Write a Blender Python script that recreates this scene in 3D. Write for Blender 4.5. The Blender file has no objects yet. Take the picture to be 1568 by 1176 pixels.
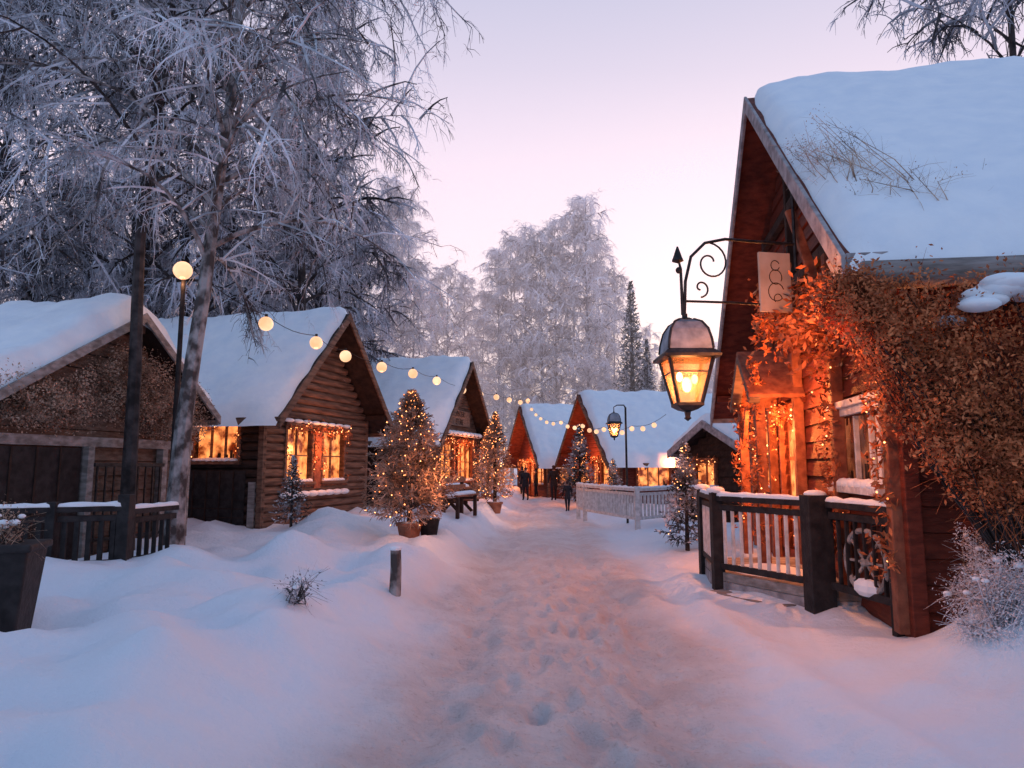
import bpy, math, random
from mathutils import Vector, Matrix, noise
random.seed(7)
S=bpy.context.scene
V=Vector
# ---------------------------------------------------------------- materials
def nt(name):
    m=bpy.data.materials.new(name); m.use_nodes=True
    return m,m.node_tree.nodes,m.node_tree.links,m.node_tree.nodes['Principled BSDF']
def mat(name,c1,c2=None,scale=4,rough=.8,bump=0,bscale=None,stretch=(1,1,1),metal=0,lo=.35,hi=.65,detail=5):
    m,N,L,b=nt(name); c2=c2 or c1
    tc=N.new('ShaderNodeTexCoord'); mp=N.new('ShaderNodeMapping'); mp.inputs['Scale'].default_value=stretch
    L.new(tc.outputs['Object'],mp.inputs['Vector'])
    n=N.new('ShaderNodeTexNoise'); n.inputs['Scale'].default_value=scale; n.inputs['Detail'].default_value=detail
    L.new(mp.outputs[0],n.inputs['Vector'])
    r=N.new('ShaderNodeValToRGB'); r.color_ramp.elements[0].position=lo; r.color_ramp.elements[1].position=hi
    r.color_ramp.elements[0].color=(*c1,1); r.color_ramp.elements[1].color=(*c2,1)
    L.new(n.outputs[0],r.inputs[0]); L.new(r.outputs[0],b.inputs['Base Color'])
    b.inputs['Roughness'].default_value=rough; b.inputs['Metallic'].default_value=metal
    b.inputs['Specular IOR Level'].default_value=.25
    if bump:
        n2=N.new('ShaderNodeTexNoise'); n2.inputs['Scale'].default_value=bscale or scale*3; n2.inputs['Detail'].default_value=6
        L.new(mp.outputs[0],n2.inputs['Vector'])
        bp=N.new('ShaderNodeBump'); bp.inputs['Strength'].default_value=bump; bp.inputs['Distance'].default_value=.03
        L.new(n2.outputs[0],bp.inputs['Height']); L.new(bp.outputs[0],b.inputs['Normal'])
    return m
def emit(name,c1,c2,s1,s2,scale=3):
    m,N,L,b=nt(name)
    tc=N.new('ShaderNodeTexCoord')
    n=N.new('ShaderNodeTexNoise'); n.inputs['Scale'].default_value=scale; n.inputs['Detail'].default_value=4
    L.new(tc.outputs['Object'],n.inputs['Vector'])
    r=N.new('ShaderNodeValToRGB'); r.color_ramp.elements[0].position=.38; r.color_ramp.elements[1].position=.66
    r.color_ramp.elements[0].color=(*[x*s1 for x in c1],1); r.color_ramp.elements[1].color=(*[x*s2 for x in c2],1)
    L.new(n.outputs[0],r.inputs[0]); L.new(r.outputs[0],b.inputs['Emission Color'])
    b.inputs['Emission Strength'].default_value=1; b.inputs['Base Color'].default_value=(.05,.02,.01,1)
    b.inputs['Roughness'].default_value=.2
    return m
M_snow=mat('snow',(.75,.81,.87),(.83,.87,.90),3,.75,.4,9)
M_log=mat('log_wood',(.075,.038,.026),(.21,.115,.078),5,.75,.5,20,(1,.35,3))
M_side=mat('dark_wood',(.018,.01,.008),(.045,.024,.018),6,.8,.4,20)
M_red=mat('red_stained_wood',(.085,.017,.010),(.17,.036,.02),5,.7,.4,20,(1,.4,3))
M_barge=mat('barge_wood',(.10,.065,.05),(.2,.14,.11),6,.8,.4,22,(.4,1,3))
M_bargegrey=mat('painted_barge',(.2,.18,.19),(.4,.37,.38),7,.8,.4,22)
M_trim=mat('window_trim',(.16,.05,.03),(.3,.11,.06),8,.7,.3)
M_white=mat('weathered_white_paint',(.5,.47,.46),(.72,.69,.68),10,.7,.2)
M_black=mat('black_stain',(.012,.01,.011),(.03,.026,.027),8,.7,.3)
M_iron=mat('wrought_iron',(.02,.02,.022),(.05,.048,.05),12,.45,.2,metal=.6)
M_cap=mat('frosted_metal_cap',(.10,.12,.15),(.32,.36,.42),5,.5,.2)
M_grey=mat('grey_log',(.16,.14,.13),(.33,.3,.29),7,.85,.6,15,(.4,1,2))
M_birch=mat('birch_bark',(.06,.05,.048),(.34,.32,.32),5,.85,.5,12,(1,1,.7),lo=.42,hi=.6)
M_bark=mat('dark_bark',(.018,.015,.015),(.07,.058,.058),5,.9,.5,14)
M_barkHaze=mat('frost_haze_bark',(.14,.12,.13),(.36,.32,.34),5,.9,.4,14)  # far-birch bark: frost plus aerial haze painted in as a paler tone
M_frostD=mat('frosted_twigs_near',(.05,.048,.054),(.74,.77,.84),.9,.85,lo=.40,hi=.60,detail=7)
M_frostHaze=mat('frost_haze_twigs',(.46,.42,.43),(.92,.87,.90),.35,.85,lo=.32,hi=.6,detail=7)  # frost, lightened further to put distance haze into the colour
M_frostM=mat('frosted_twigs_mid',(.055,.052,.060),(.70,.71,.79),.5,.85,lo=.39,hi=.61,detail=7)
M_needWarm=mat('frosted_needles_lamp_tint',(.07,.04,.026),(.52,.34,.26),3.2,.8,lo=.36,hi=.6)  # frost with the warm glow of the tree lights mixed into the colour
M_needD=mat('snowy_spruce_needles',(.03,.036,.036),(.6,.6,.66),2.2,.8,lo=.45,hi=.64)
M_rus=mat('russet_leaves',(.16,.035,.013),(.70,.23,.09),5,.75,lo=.35,hi=.65)
M_brush=mat('dry_brush',(.13,.07,.045),(.58,.41,.31),4,.85,lo=.35,hi=.65)
M_pot=mat('clay_pot',(.2,.08,.05),(.32,.15,.1),6,.8,.3)
M_paper=mat('sign_board',(.42,.3,.22),(.58,.45,.36),3,.7,.1)
M_win=emit('lit_window',(1,.09,.012),(1,.30,.08),.18,2.1,3.5)
M_windim=emit('dim_window',(1,.12,.03),(1,.25,.1),.02,.35,3.5)
M_bulb=emit('bulb_glow',(1,.5,.26),(1,.6,.36),1.2,1.6,2)
M_fairy=emit('fairy_light_glow',(1,.22,.05),(1,.4,.14),3,8,4)
M_flame=emit('lantern_flame',(1,.5,.18),(1,.75,.4),9,14,6)
M_coat=mat('dark_coat',(.012,.012,.016),(.03,.028,.034),8)
M_coat2=mat('brown_coat',(.05,.03,.025),(.08,.05,.04),8)
M_jean=mat('dark_trousers',(.01,.011,.016),(.02,.022,.03),8)
M_skin=mat('skin',(.4,.22,.16),(.45,.26,.19),8)
M_hat=mat('wool_hat',(.03,.02,.02),(.07,.04,.04),20)
M_ink=mat('sign_lettering',(.03,.015,.01))
M_glass,N,L,b=nt('lantern_glass')
tr=N.new('ShaderNodeBsdfTransparent'); tr.inputs[0].default_value=(1,.8,.6,1)
tl=N.new('ShaderNodeBsdfTranslucent'); tl.inputs[0].default_value=(1,.5,.28,1)
mx=N.new('ShaderNodeMixShader'); mx.inputs[0].default_value=.3
L.new(tr.outputs[0],mx.inputs[1]); L.new(tl.outputs[0],mx.inputs[2]); L.new(mx.outputs[0],N['Material Output'].inputs[0])
def ground_mat():
    m,N,L,b=nt('snow_ground')
    at=N.new('ShaderNodeAttribute'); at.attribute_name='path'
    tc=N.new('ShaderNodeTexCoord')
    n=N.new('ShaderNodeTexNoise'); n.inputs['Scale'].default_value=1.6; n.inputs['Detail'].default_value=8; n.inputs['Roughness'].default_value=.7
    L.new(tc.outputs['Object'],n.inputs['Vector'])
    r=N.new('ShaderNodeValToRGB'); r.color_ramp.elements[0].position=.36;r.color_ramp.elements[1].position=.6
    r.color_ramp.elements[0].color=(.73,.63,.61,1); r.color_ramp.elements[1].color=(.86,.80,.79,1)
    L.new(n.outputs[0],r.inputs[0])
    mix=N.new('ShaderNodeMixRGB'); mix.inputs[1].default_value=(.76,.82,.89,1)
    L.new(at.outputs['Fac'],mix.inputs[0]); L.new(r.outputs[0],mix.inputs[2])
    n3=N.new('ShaderNodeTexNoise'); n3.inputs['Scale'].default_value=24; n3.inputs['Detail'].default_value=5
    L.new(tc.outputs['Object'],n3.inputs['Vector'])
    r3=N.new('ShaderNodeValToRGB'); r3.color_ramp.elements[0].position=.6;r3.color_ramp.elements[1].position=.74
    r3.color_ramp.elements[0].color=(0,0,0,1); r3.color_ramp.elements[1].color=(.4,.4,.4,1)
    L.new(n3.outputs[0],r3.inputs[0])
    mu=N.new('ShaderNodeMath'); mu.operation='MULTIPLY'; L.new(r3.outputs[0],mu.inputs[0]); L.new(at.outputs['Fac'],mu.inputs[1])
    mix2=N.new('ShaderNodeMixRGB'); mix2.inputs[2].default_value=(.36,.23,.17,1)
    L.new(mu.outputs[0],mix2.inputs[0]); L.new(mix.outputs[0],mix2.inputs[1]); L.new(mix2.outputs[0],b.inputs['Base Color'])
    b.inputs['Roughness'].default_value=.7; b.inputs['Specular IOR Level'].default_value=.25
    n2=N.new('ShaderNodeTexNoise'); n2.inputs['Scale'].default_value=5; n2.inputs['Detail'].default_value=10; n2.inputs['Roughness'].default_value=.7
    L.new(tc.outputs['Object'],n2.inputs['Vector'])
    st=N.new('ShaderNodeMath'); st.operation='MULTIPLY_ADD'; st.inputs[1].default_value=.45; st.inputs[2].default_value=.55
    L.new(at.outputs['Fac'],st.inputs[0])
    bp=N.new('ShaderNodeBump'); bp.inputs['Distance'].default_value=.16; L.new(st.outputs[0],bp.inputs['Strength'])
    L.new(n2.outputs[0],bp.inputs['Height']); L.new(bp.outputs[0],b.inputs['Normal'])
    return m
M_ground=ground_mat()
# ---------------------------------------------------------------- mesh builder
class MB:
    def __init__(s): s.v=[];s.f=[];s.m=[];s.mats=[]
    def mi(s,m):
        if m not in s.mats: s.mats.append(m)
        return s.mats.index(m)
    def add(s,vs,fs,m):
        o=len(s.v); s.v.extend(vs); i=s.mi(m)
        for f in fs: s.f.append([a+o for a in f]); s.m.append(i)
    def bx(s,x0,x1,y0,y1,z0,z1,m):
        vs=[(x,y,z) for x in (x0,x1) for y in (y0,y1) for z in (z0,z1)]
        s.add(vs,[(0,1,3,2),(4,6,7,5),(0,4,5,1),(2,3,7,6),(0,2,6,4),(1,5,7,3)],m)
    def beam(s,p,q,w,h,m,up=(0,0,1)):
        p=V(p);q=V(q);d=(q-p).normalized();u=V(up)
        sd=d.cross(u)
        if sd.length<.01: sd=d.cross(V((0,1,0)))
        sd.normalize();u=sd.cross(d)
        vs=[tuple(c+sd*a*w/2+u*b*h/2) for c in (p,q) for a in(-1,1) for b in(-1,1)]
        s.add(vs,[(0,1,3,2),(4,6,7,5),(0,4,5,1),(2,3,7,6),(0,2,6,4),(1,5,7,3)],m)
    def tube(s,pts,rads,n,m,cap=True):
        pts=[V(p) for p in pts]; vs=[];k=len(pts)
        ref=V((.13,.97,.21))
        for i,p in enumerate(pts):
            d=(pts[min(i+1,k-1)]-pts[max(i-1,0)]).normalized()
            a=d.cross(ref)
            if a.length<.05:a=d.cross(V((1,0,0)))
            a.normalize();b=d.cross(a);r=rads[i] if hasattr(rads,'__len__') else rads
            for j in range(n):
                t=2*math.pi*j/n
                vs.append(tuple(p+a*(math.cos(t)*r)+b*(math.sin(t)*r)))
        fs=[(i*n+j,i*n+(j+1)%n,(i+1)*n+(j+1)%n,(i+1)*n+j) for i in range(k-1) for j in range(n)]
        if cap: fs+=[tuple(range(n))[::-1],tuple(range((k-1)*n,k*n))]
        s.add(vs,fs,m)
    def ribbon(s,pts,w,m,side):
        vs=[];k=len(pts)
        for i,p in enumerate(pts):
            ww=w*(1-.6*i/(k-1))*.5
            vs.append(tuple(p+side*ww));vs.append(tuple(p-side*ww))
        s.add(vs,[(2*i,2*i+1,2*i+3,2*i+2) for i in range(k-1)],m)
    def lathe(s,prof,n,m,c=(0,0,0),rot=0):
        vs=[];c=V(c)
        for r,z in prof:
            for j in range(n):
                t=2*math.pi*j/n+rot; vs.append((c.x+r*math.cos(t),c.y+r*math.sin(t),c.z+z))
        k=len(prof)
        s.add(vs,[(i*n+j,i*n+(j+1)%n,(i+1)*n+(j+1)%n,(i+1)*n+j) for i in range(k-1) for j in range(n)],m)
    def ball(s,c,r,m,n=8,k=5,sc=(1,1,1)):
        vs=[];c=V(c)
        for i in range(k+1):
            a=math.pi*i/k
            for j in range(n):
                t=2*math.pi*j/n
                vs.append((c.x+r*sc[0]*math.sin(a)*math.cos(t),c.y+r*sc[1]*math.sin(a)*math.sin(t),c.z+r*sc[2]*math.cos(a)))
        s.add(vs,[(i*n+j,(i+1)*n+j,(i+1)*n+(j+1)%n,i*n+(j+1)%n) for i in range(k) for j in range(n)],m)
    def octa(s,c,r,m):
        x,y,z=c
        s.add([(x+r,y,z),(x-r,y,z),(x,y+r,z),(x,y-r,z),(x,y,z+r),(x,y,z-r)],
              [(0,2,4),(2,1,4),(1,3,4),(3,0,4),(2,0,5),(1,2,5),(3,1,5),(0,3,5)],m)
    def mesh(s,name,smooth=False):
        me=bpy.data.meshes.new(name); me.from_pydata(s.v,[],s.f)
        for m in s.mats: me.materials.append(m)
        me.polygons.foreach_set('material_index',s.m)
        if smooth: me.polygons.foreach_set('use_smooth',[True]*len(s.f))
        me.update(); return me
    def obj(s,name,parent=None,smooth=False,loc=(0,0,0),rot=0,bevel=0):
        return put(s.mesh(name,smooth),name,parent,loc,rot,1,bevel)
def put(me,name,parent=None,loc=(0,0,0),rot=0,sc=1,bevel=0):
    o=bpy.data.objects.new(name,me); S.collection.objects.link(o)
    o.location=loc;o.rotation_euler=(0,0,rot);o.scale=(sc,sc,sc) if not hasattr(sc,'__len__') else sc
    if parent:o.parent=parent
    if bevel:
        b=o.modifiers.new('bevel','BEVEL');b.width=bevel;b.segments=2;b.limit_method='ANGLE'
    return o
def empty(name,loc=(0,0,0),rot=0):
    o=bpy.data.objects.new(name,None);S.collection.objects.link(o);o.location=loc;o.rotation_euler=(0,0,rot);o.empty_display_size=.2;return o
def plight(name,parent,loc,e,col=(1,.27,.065),r=.1):
    l=bpy.data.lights.new(name,'POINT');l.energy=e;l.color=col;l.shadow_soft_size=r
    o=bpy.data.objects.new(name,l);S.collection.objects.link(o);o.location=loc
    if parent:o.parent=parent
    return o
def sm(t): t=max(0,min(1,t));return t*t*(3-2*t)
def nz(x,y,z=0): return noise.noise(V((x,y,z)))
# ---------------------------------------------------------------- ground
def xc(y): return .054*y
rg=random.Random(12)
PR=[]
for tr_ in range(9):
    ox=rg.uniform(-1.2,1.5);y=3.2+rg.random();
    while y<15:
        PR.append((xc(y)+ox+.12*math.sin(y*.7+tr_)+(.11 if len(PR)%2 else -.11),y));y+=.62+rg.uniform(-.08,.08)
cells={}
for p in PR: cells.setdefault((int(p[0]//.5),int(p[1]//.5)),[]).append(p)
def G(x,y):
    d=x-xc(y); z=0
    a=sm((-d-1.35)/1.1); b=sm((d-1.75)/1.0)
    z+=a*(.38+.24*nz(x*.45,y*.4,3)+.26*nz(x*1.0,y*1.0,9)+.11*nz(x*2.4,y*2.4,4))+b*(.14+.12*nz(x*.6,y*.6,5)+.09*nz(x*2,y*2,5))
    z+=.26*math.exp(-((d+2.0+.3*nz(y*.5,2))/.40)**2)*sm((y-3)/6)*(.6+1.0*nz(x*.9,y*.7,1))
    z+=(1-a)*(1-b)*(.06*nz(x*2.2,y*.8,2)+.04*nz(x*4.5,y*3,4)+.025*nz(x*9,y*8,4))
    for c,w_,h_ in ((-.95,.25,.08),(.75,.28,.09),(1.65,.25,.07)): z-=h_*math.exp(-((d-c-.15*math.sin(y*.25))/w_)**2)
    z+=.15*math.exp(-((d-2.0-.1*math.sin(y*.6))/.24)**2)*sm((14-y)/6)
    z+=1.05*math.exp(-((x-4.75)/.85)**2-((y-5.7)/.6)**2)
    z+=.35*math.exp(-((x+3.7)/.9)**2-((y-14.4)/1.0)**2)+.25*math.exp(-((x+1.9)/.6)**2-((y-16.5)/1.4)**2)
    z+=.3*math.exp(-((x+2.6+.5*(y-5))/.4)**2-((y-5.2)/.9)**2)+.34*math.exp(-((x+4.6)/.5)**2-((y-9.6)/.4)**2)+.32*math.exp(-((x+3.2)/.45)**2-((y-10.3)/.5)**2)+.22*math.exp(-((x+4.2)/.35)**2-((y-8.2)/.4)**2)
    z-=.18*math.exp(-((x+1.9)/.3)**2-((y-6.0-.4*x)/.5)**2)
    if 3<y<15.5 and abs(d)<2.2:
        cx,cy=int(x//.5),int(y//.5)
        for i in(-1,0,1):
            for j in(-1,0,1):
                for (px,py) in cells.get((cx+i,cy+j),()):
                    q=((x-px)/.075)**2+((y-py)/.15)**2
                    if q<6: z+=-.055*math.exp(-q)+.018*math.exp(-(q-2.6)**2)
    z+=sm((y-45)/90)*3.5+sm((-x-14)/40)*3*sm((y-8)/20)
    return z
def sp(n,lo,hi,k):
    out=[]
    for i in range(n+1):
        t=-1+2*i/n; out.append(math.sinh(k*t)/math.sinh(k)*(hi-lo)/2+(hi+lo)/2)
    return out
xs=sp(330,-400,400,7.4)
xs=[x+.5 for x in xs]
ys=[-30+i*2 for i in range(16)]+[1+i*.055 for i in range(1,262)]
y=15.45
while y<600: ys.append(y); y*=1.018
me=bpy.data.meshes.new('snow_ground')
vs=[(x,y,G(x,y)) for y in ys for x in xs]; nx=len(xs)
fs=[(j*nx+i,j*nx+i+1,(j+1)*nx+i+1,(j+1)*nx+i) for j in range(len(ys)-1) for i in range(nx-1)]
me.from_pydata(vs,[],fs); me.polygons.foreach_set('use_smooth',[True]*len(fs))
at=me.attributes.new('path','FLOAT','POINT')
vals=[]
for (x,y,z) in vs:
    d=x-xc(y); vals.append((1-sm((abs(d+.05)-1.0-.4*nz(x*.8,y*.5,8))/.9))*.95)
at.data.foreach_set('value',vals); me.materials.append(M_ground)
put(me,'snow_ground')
# ---------------------------------------------------------------- trees
def rdir(r): 
    t=r.random()*2*math.pi;z=r.uniform(-1,1);q=math.sqrt(1-z*z);return V((q*math.cos(t),q*math.sin(t),z))
def birch(name,h,r0,seed,bark,tw,nprim=34,spread=.3,nsec=8,ntw=7,nsub=4,w=.012,lean=(0,0),crown0=.28,droop=.16,elev=.95,side=None):
    r=random.Random(seed);mb=MB();n=14;P=[];ox,oy=r.random()*9,r.random()*9
    for i in range(n+1):
        t=i/n;P.append(V((lean[0]*t*h+.25*nz(ox+t*3,1)*h*.06*min(1,t*3),lean[1]*t*h+.25*nz(oy+t*3,7)*h*.06,t*h)))
    R=[r0*(1.25 if i==0 else 1)*(1-.9*(i/n)**.8)+.012 for i in range(n+1)]
    mb.tube(P,R,8,bark)
    az=r.random()*6
    for k in range(nprim):
        t=crown0+(1-crown0)*((k+r.random())/nprim)**.9*.99
        i=min(n-1,int(t*n));base=P[i].lerp(P[i+1],t*n-i)
        az+=2.4+r.uniform(-.4,.4)
        q=(t-crown0)/(1-crown0)
        L_=h*spread*(.55+.9*q)*(1.12-q)*1.1*r.uniform(.65,1.15)+.4
        el=elev+q*.25+r.uniform(-.25,.15);d=V((math.cos(az)*math.cos(el),math.sin(az)*math.cos(el),math.sin(el)))
        pts=[base];m=7;dd=d.copy()
        for j in range(m):
            dd=(dd+V((0,0,-droop*(.5+j*.18)))+V((math.cos(az),math.sin(az),0))*.1+rdir(r)*.13).normalized()
            pts.append(pts[-1]+dd*L_/m)
        rb=max(.012,R[i]*.45)
        mb.tube(pts,[rb*(1-.88*j/m) for j in range(m+1)],5,bark,False)
        for j in range(nsec):
            s_=.18+.82*(j+r.random())/nsec;ii=min(m-1,int(s_*m));b0=pts[ii].lerp(pts[ii+1],s_*m-ii)
            bd=(pts[ii+1]-pts[ii]).normalized();d2=(bd*.7+rdir(r)*.9).normalized()
            L2=L_*(.42-.2*s_)*r.uniform(.7,1.2)+.3;p2=[b0];d3=d2
            for a in range(4):
                d3=(d3+V((0,0,-droop*.9))+rdir(r)*.15).normalized();p2.append(p2[-1]+d3*L2/4)
            mb.tube(p2,[w*1.5,w*1.3,w*1.1,w*.8,w*.5],3,tw if r.random()<.75 else bark,False)
            for a in range(ntw):
                u=.1+.9*(a+r.random())/ntw;kk=min(3,int(u*4));b1=p2[kk].lerp(p2[kk+1],u*4-kk)
                d4=(d3*.5+rdir(r)*.8+V((0,0,-droop*1.2))).normalized();L3=r.uniform(.25,.75)*h/16;p3=[b1]
                for c in range(3):
                    d4=(d4+V((0,0,-droop*2.2))+rdir(r)*.12).normalized();p3.append(p3[-1]+d4*L3/3)
                mb.ribbon(p3,w,tw,d4.cross(rdir(r)).normalized())
                for e in range(nsub):
                    b2=p3[r.randint(0,2)].lerp(p3[3],r.random()*.6);d5=(d4*.6+rdir(r)*.8).normalized()
                    L4=L3*r.uniform(.25,.55);mb.ribbon([b2,b2+d5*L4*.5,b2+(d5+V((0,0,-droop*2))).normalized()*L4],w*.75,tw,d5.cross(rdir(r)).normalized())
    return mb.mesh(name)
def conifer(name,h,rad,seed,tw,nb=220,ntw=9,w=.03,light=0,z0=.1,pw=1.0,bark=M_bark,snow=0,belly=0,lr=.014):
    r=random.Random(seed);mb=MB()
    mb.tube([(0,0,0),(0,0,h*.5),(0,0,h)],[h*.022,h*.013,.004],7,bark)
    az=0
    for k in range(nb):
        t=(k+r.random())/nb;t=t**.8;z=h*(z0+(1-z0)*t);az+=2.39996+r.uniform(-.3,.3)
        L_=rad*(1-t)**pw*r.uniform(.72,1.15)+.05*rad
        if belly: L_*=1-belly*(1-t)**5
        d=V((math.cos(az),math.sin(az),.25+.5*t));p=[V((0,0,z))]
        for j in range(4):
            d=(d+V((0,0,-.13+.05*j))).normalized();p.append(p[-1]+d*L_/4)
        mb.ribbon(p,w*1.1,tw,V((-math.sin(az),math.cos(az),0)))
        for j in range(ntw):
            u=.15+.85*(j+r.random())/ntw;i=min(3,int(u*4));b=p[i].lerp(p[i+1],u*4-i)
            d2=(d*.8+rdir(r)*.75+V((0,0,-.08))).normalized();l2=L_*.26*(1.2-u*.6)+.04*rad
            mb.ribbon([b,b+d2*l2*.6,b+(d2+V((0,0,-.12))).normalized()*l2],w,tw,d2.cross(rdir(r)).normalized())
            b3=b+d2*l2*.5
            for q in range(2):
                d3=(d2+rdir(r)*.8).normalized();mb.ribbon([b3,b3+d3*l2*.5],w*.8,tw,d3.cross(rdir(r)).normalized())
            if snow and r.random()<snow: mb.ball(b+V((0,0,.01)),r.uniform(.02,.045)*rad*1.4,M_snow,6,3,(1.3,1.3,.6))
            if light and r.random()<light: mb.octa(tuple(b+d2*l2*.9),lr*r.uniform(.7,1.1),M_fairy)
    return mb.mesh(name)
def brush(name,ells,n,tw,seed,size=.05,clumps=50,root=None,w=.008,stems=0,snowcap=0,stemm=None):
    r=random.Random(seed);mb=MB();C=[]
    for i in range(clumps):
        e=r.choice(ells);d=rdir(r)*r.random()**.4;C.append(V((e[0]+d.x*e[3],e[1]+d.y*e[4],e[2]+d.z*e[5])))
    for i in range(n):
        c=r.choice(C);p=c+V((r.gauss(0,1),r.gauss(0,1),r.gauss(0,1)))*size*3.4
        a=rdir(r);b=a.cross(rdir(r)).normalized();s_=size*r.uniform(.4,1)
        mb.add([tuple(p-a*s_),tuple(p+b*s_*.45),tuple(p+a*s_),tuple(p-b*s_*.45)],[(0,1,2,3)],tw)
    if root:
        for c in C:
            rt=V(r.choice(root));mid=rt.lerp(c,.5)+rdir(r)*.12
            mb.tube([rt,mid,c],[w*1.8,w*1.2,w*.5],4,stemm or M_bark,False)
            for k in range(stems):
                b=mid.lerp(c,r.random());d=rdir(r);mb.ribbon([b,b+d*.15,b+d*.3+V((0,0,-.04))],w,tw,d.cross(rdir(r)).normalized())
    if snowcap:
        for c in C:
            if r.random()<snowcap: mb.ball(c+V((0,0,size)),size*r.uniform(1.2,2.2),M_snow,8,5,(1.3,1.2,.8))
    return mb.mesh(name)
def gp(x,y,dz=-.05): return (x,y,G(x,y)+dz)
put(birch('birch_tree',15.5,.15,11,M_birch,M_frostD,62,.31,11,9,5,.016,(.055,.02),.30,.19),'birch_tree',None,gp(-5.45,11.2))
put(birch('bare_tree',15,.12,23,M_bark,M_frostD,34,.30,9,7,4,.014,(.012,.02),.42,.14,1.05),'bare_tree',None,gp(-6.3,11.2))
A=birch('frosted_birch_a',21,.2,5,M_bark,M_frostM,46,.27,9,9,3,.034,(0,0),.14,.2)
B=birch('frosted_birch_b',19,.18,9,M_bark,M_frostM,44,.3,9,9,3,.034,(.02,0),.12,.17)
C_=birch('pale_birch_a',24,.16,31,M_barkHaze,M_frostHaze,46,.17,8,7,4,.045,(0,0),.15,.16,1.15)
D_=birch('pale_birch_b',22,.15,37,M_barkHaze,M_frostHaze,42,.2,8,7,4,.05,(.01,0),.1,.17,1.05)
E_=conifer('spruce',15,2.4,3,M_needD,260,9,.08)
k=0
for (me_,x,y,s,n_) in [(A,-7.4,23.0,1.05,'frosted_birch_tree'),(B,-10.8,22.3,1.1,'frosted_birch_tree'),(A,-16.5,21,1.1,'frosted_birch_tree'),
    (B,-15,16.5,.95,'frosted_birch_tree'),(A,-20,25,1.15,'frosted_birch_tree'),(B,-9.2,32,1.1,'frosted_birch_tree'),(A,-13.5,24.5,1.1,'frosted_birch_tree'),
    (B,14.0,18,1.08,'frosted_birch_tree')]:
    k+=1;put(me_,n_,None,gp(x,y),k*1.7,s)
rr=random.Random(4)
f=empty('left_forest')
for i in range(26):
    y=rr.uniform(27,62);x=-rr.uniform(.2,.95)*y-1
    if x>-.22*y or (y<36 and x>-13):continue
    put([A,B,E_,A][i%4],'forest_tree',f,gp(x,y),rr.random()*6,rr.uniform(.8,1.1))
for i in range(10):
    x=-13-rr.random()*14;y=rr.uniform(20,32);put([B,E_][i%2],'understorey_tree',f,gp(x,y),rr.random()*6,rr.uniform(.35,.55))
f=empty('distant_forest')
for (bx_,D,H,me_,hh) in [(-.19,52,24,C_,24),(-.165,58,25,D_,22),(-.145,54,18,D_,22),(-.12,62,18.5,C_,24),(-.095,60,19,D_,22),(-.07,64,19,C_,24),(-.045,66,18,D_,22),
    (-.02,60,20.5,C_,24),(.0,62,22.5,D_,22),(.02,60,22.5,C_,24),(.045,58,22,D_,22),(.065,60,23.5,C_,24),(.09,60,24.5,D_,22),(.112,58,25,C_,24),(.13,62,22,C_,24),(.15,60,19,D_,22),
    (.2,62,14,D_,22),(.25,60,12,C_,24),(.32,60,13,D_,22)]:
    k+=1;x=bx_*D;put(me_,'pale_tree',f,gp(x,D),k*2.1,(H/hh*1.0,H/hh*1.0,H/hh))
for (bx_,D,H) in [(.178,52,16),(.2,50,11),(-.21,46,12),(-.25,44,13),(.225,54,10)]:
    put(E_,'spruce',f,gp(bx_*D,D),D,(.85*H/15,.85*H/15,H/15))
for i in range(40):
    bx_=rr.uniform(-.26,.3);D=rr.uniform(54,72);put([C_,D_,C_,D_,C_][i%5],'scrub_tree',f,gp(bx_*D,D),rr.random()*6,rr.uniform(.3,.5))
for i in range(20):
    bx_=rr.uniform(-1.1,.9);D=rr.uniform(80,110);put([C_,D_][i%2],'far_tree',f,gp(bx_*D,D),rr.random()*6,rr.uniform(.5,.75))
# cold mist in the woods behind the village: thin scattering volume; the faint emission term stands for the
# multiply-scattered skylight inside the bank
mm=bpy.data.materials.new('woodland_mist');mm.use_nodes=True;N=mm.node_tree.nodes;L=mm.node_tree.links;N.clear()
o_=N.new('ShaderNodeOutputMaterial');pv=N.new('ShaderNodeVolumePrincipled')
pv.inputs['Color'].default_value=(1,.96,.97,1);pv.inputs['Density'].default_value=.011;pv.inputs['Anisotropy'].default_value=.3
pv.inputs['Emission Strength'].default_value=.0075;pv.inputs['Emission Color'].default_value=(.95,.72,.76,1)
L.new(pv.outputs[0],o_.inputs['Volume'])
mb=MB();mb.bx(-90,90,46,110,-2,30,mm);mb.obj('woodland_mist')
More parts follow.
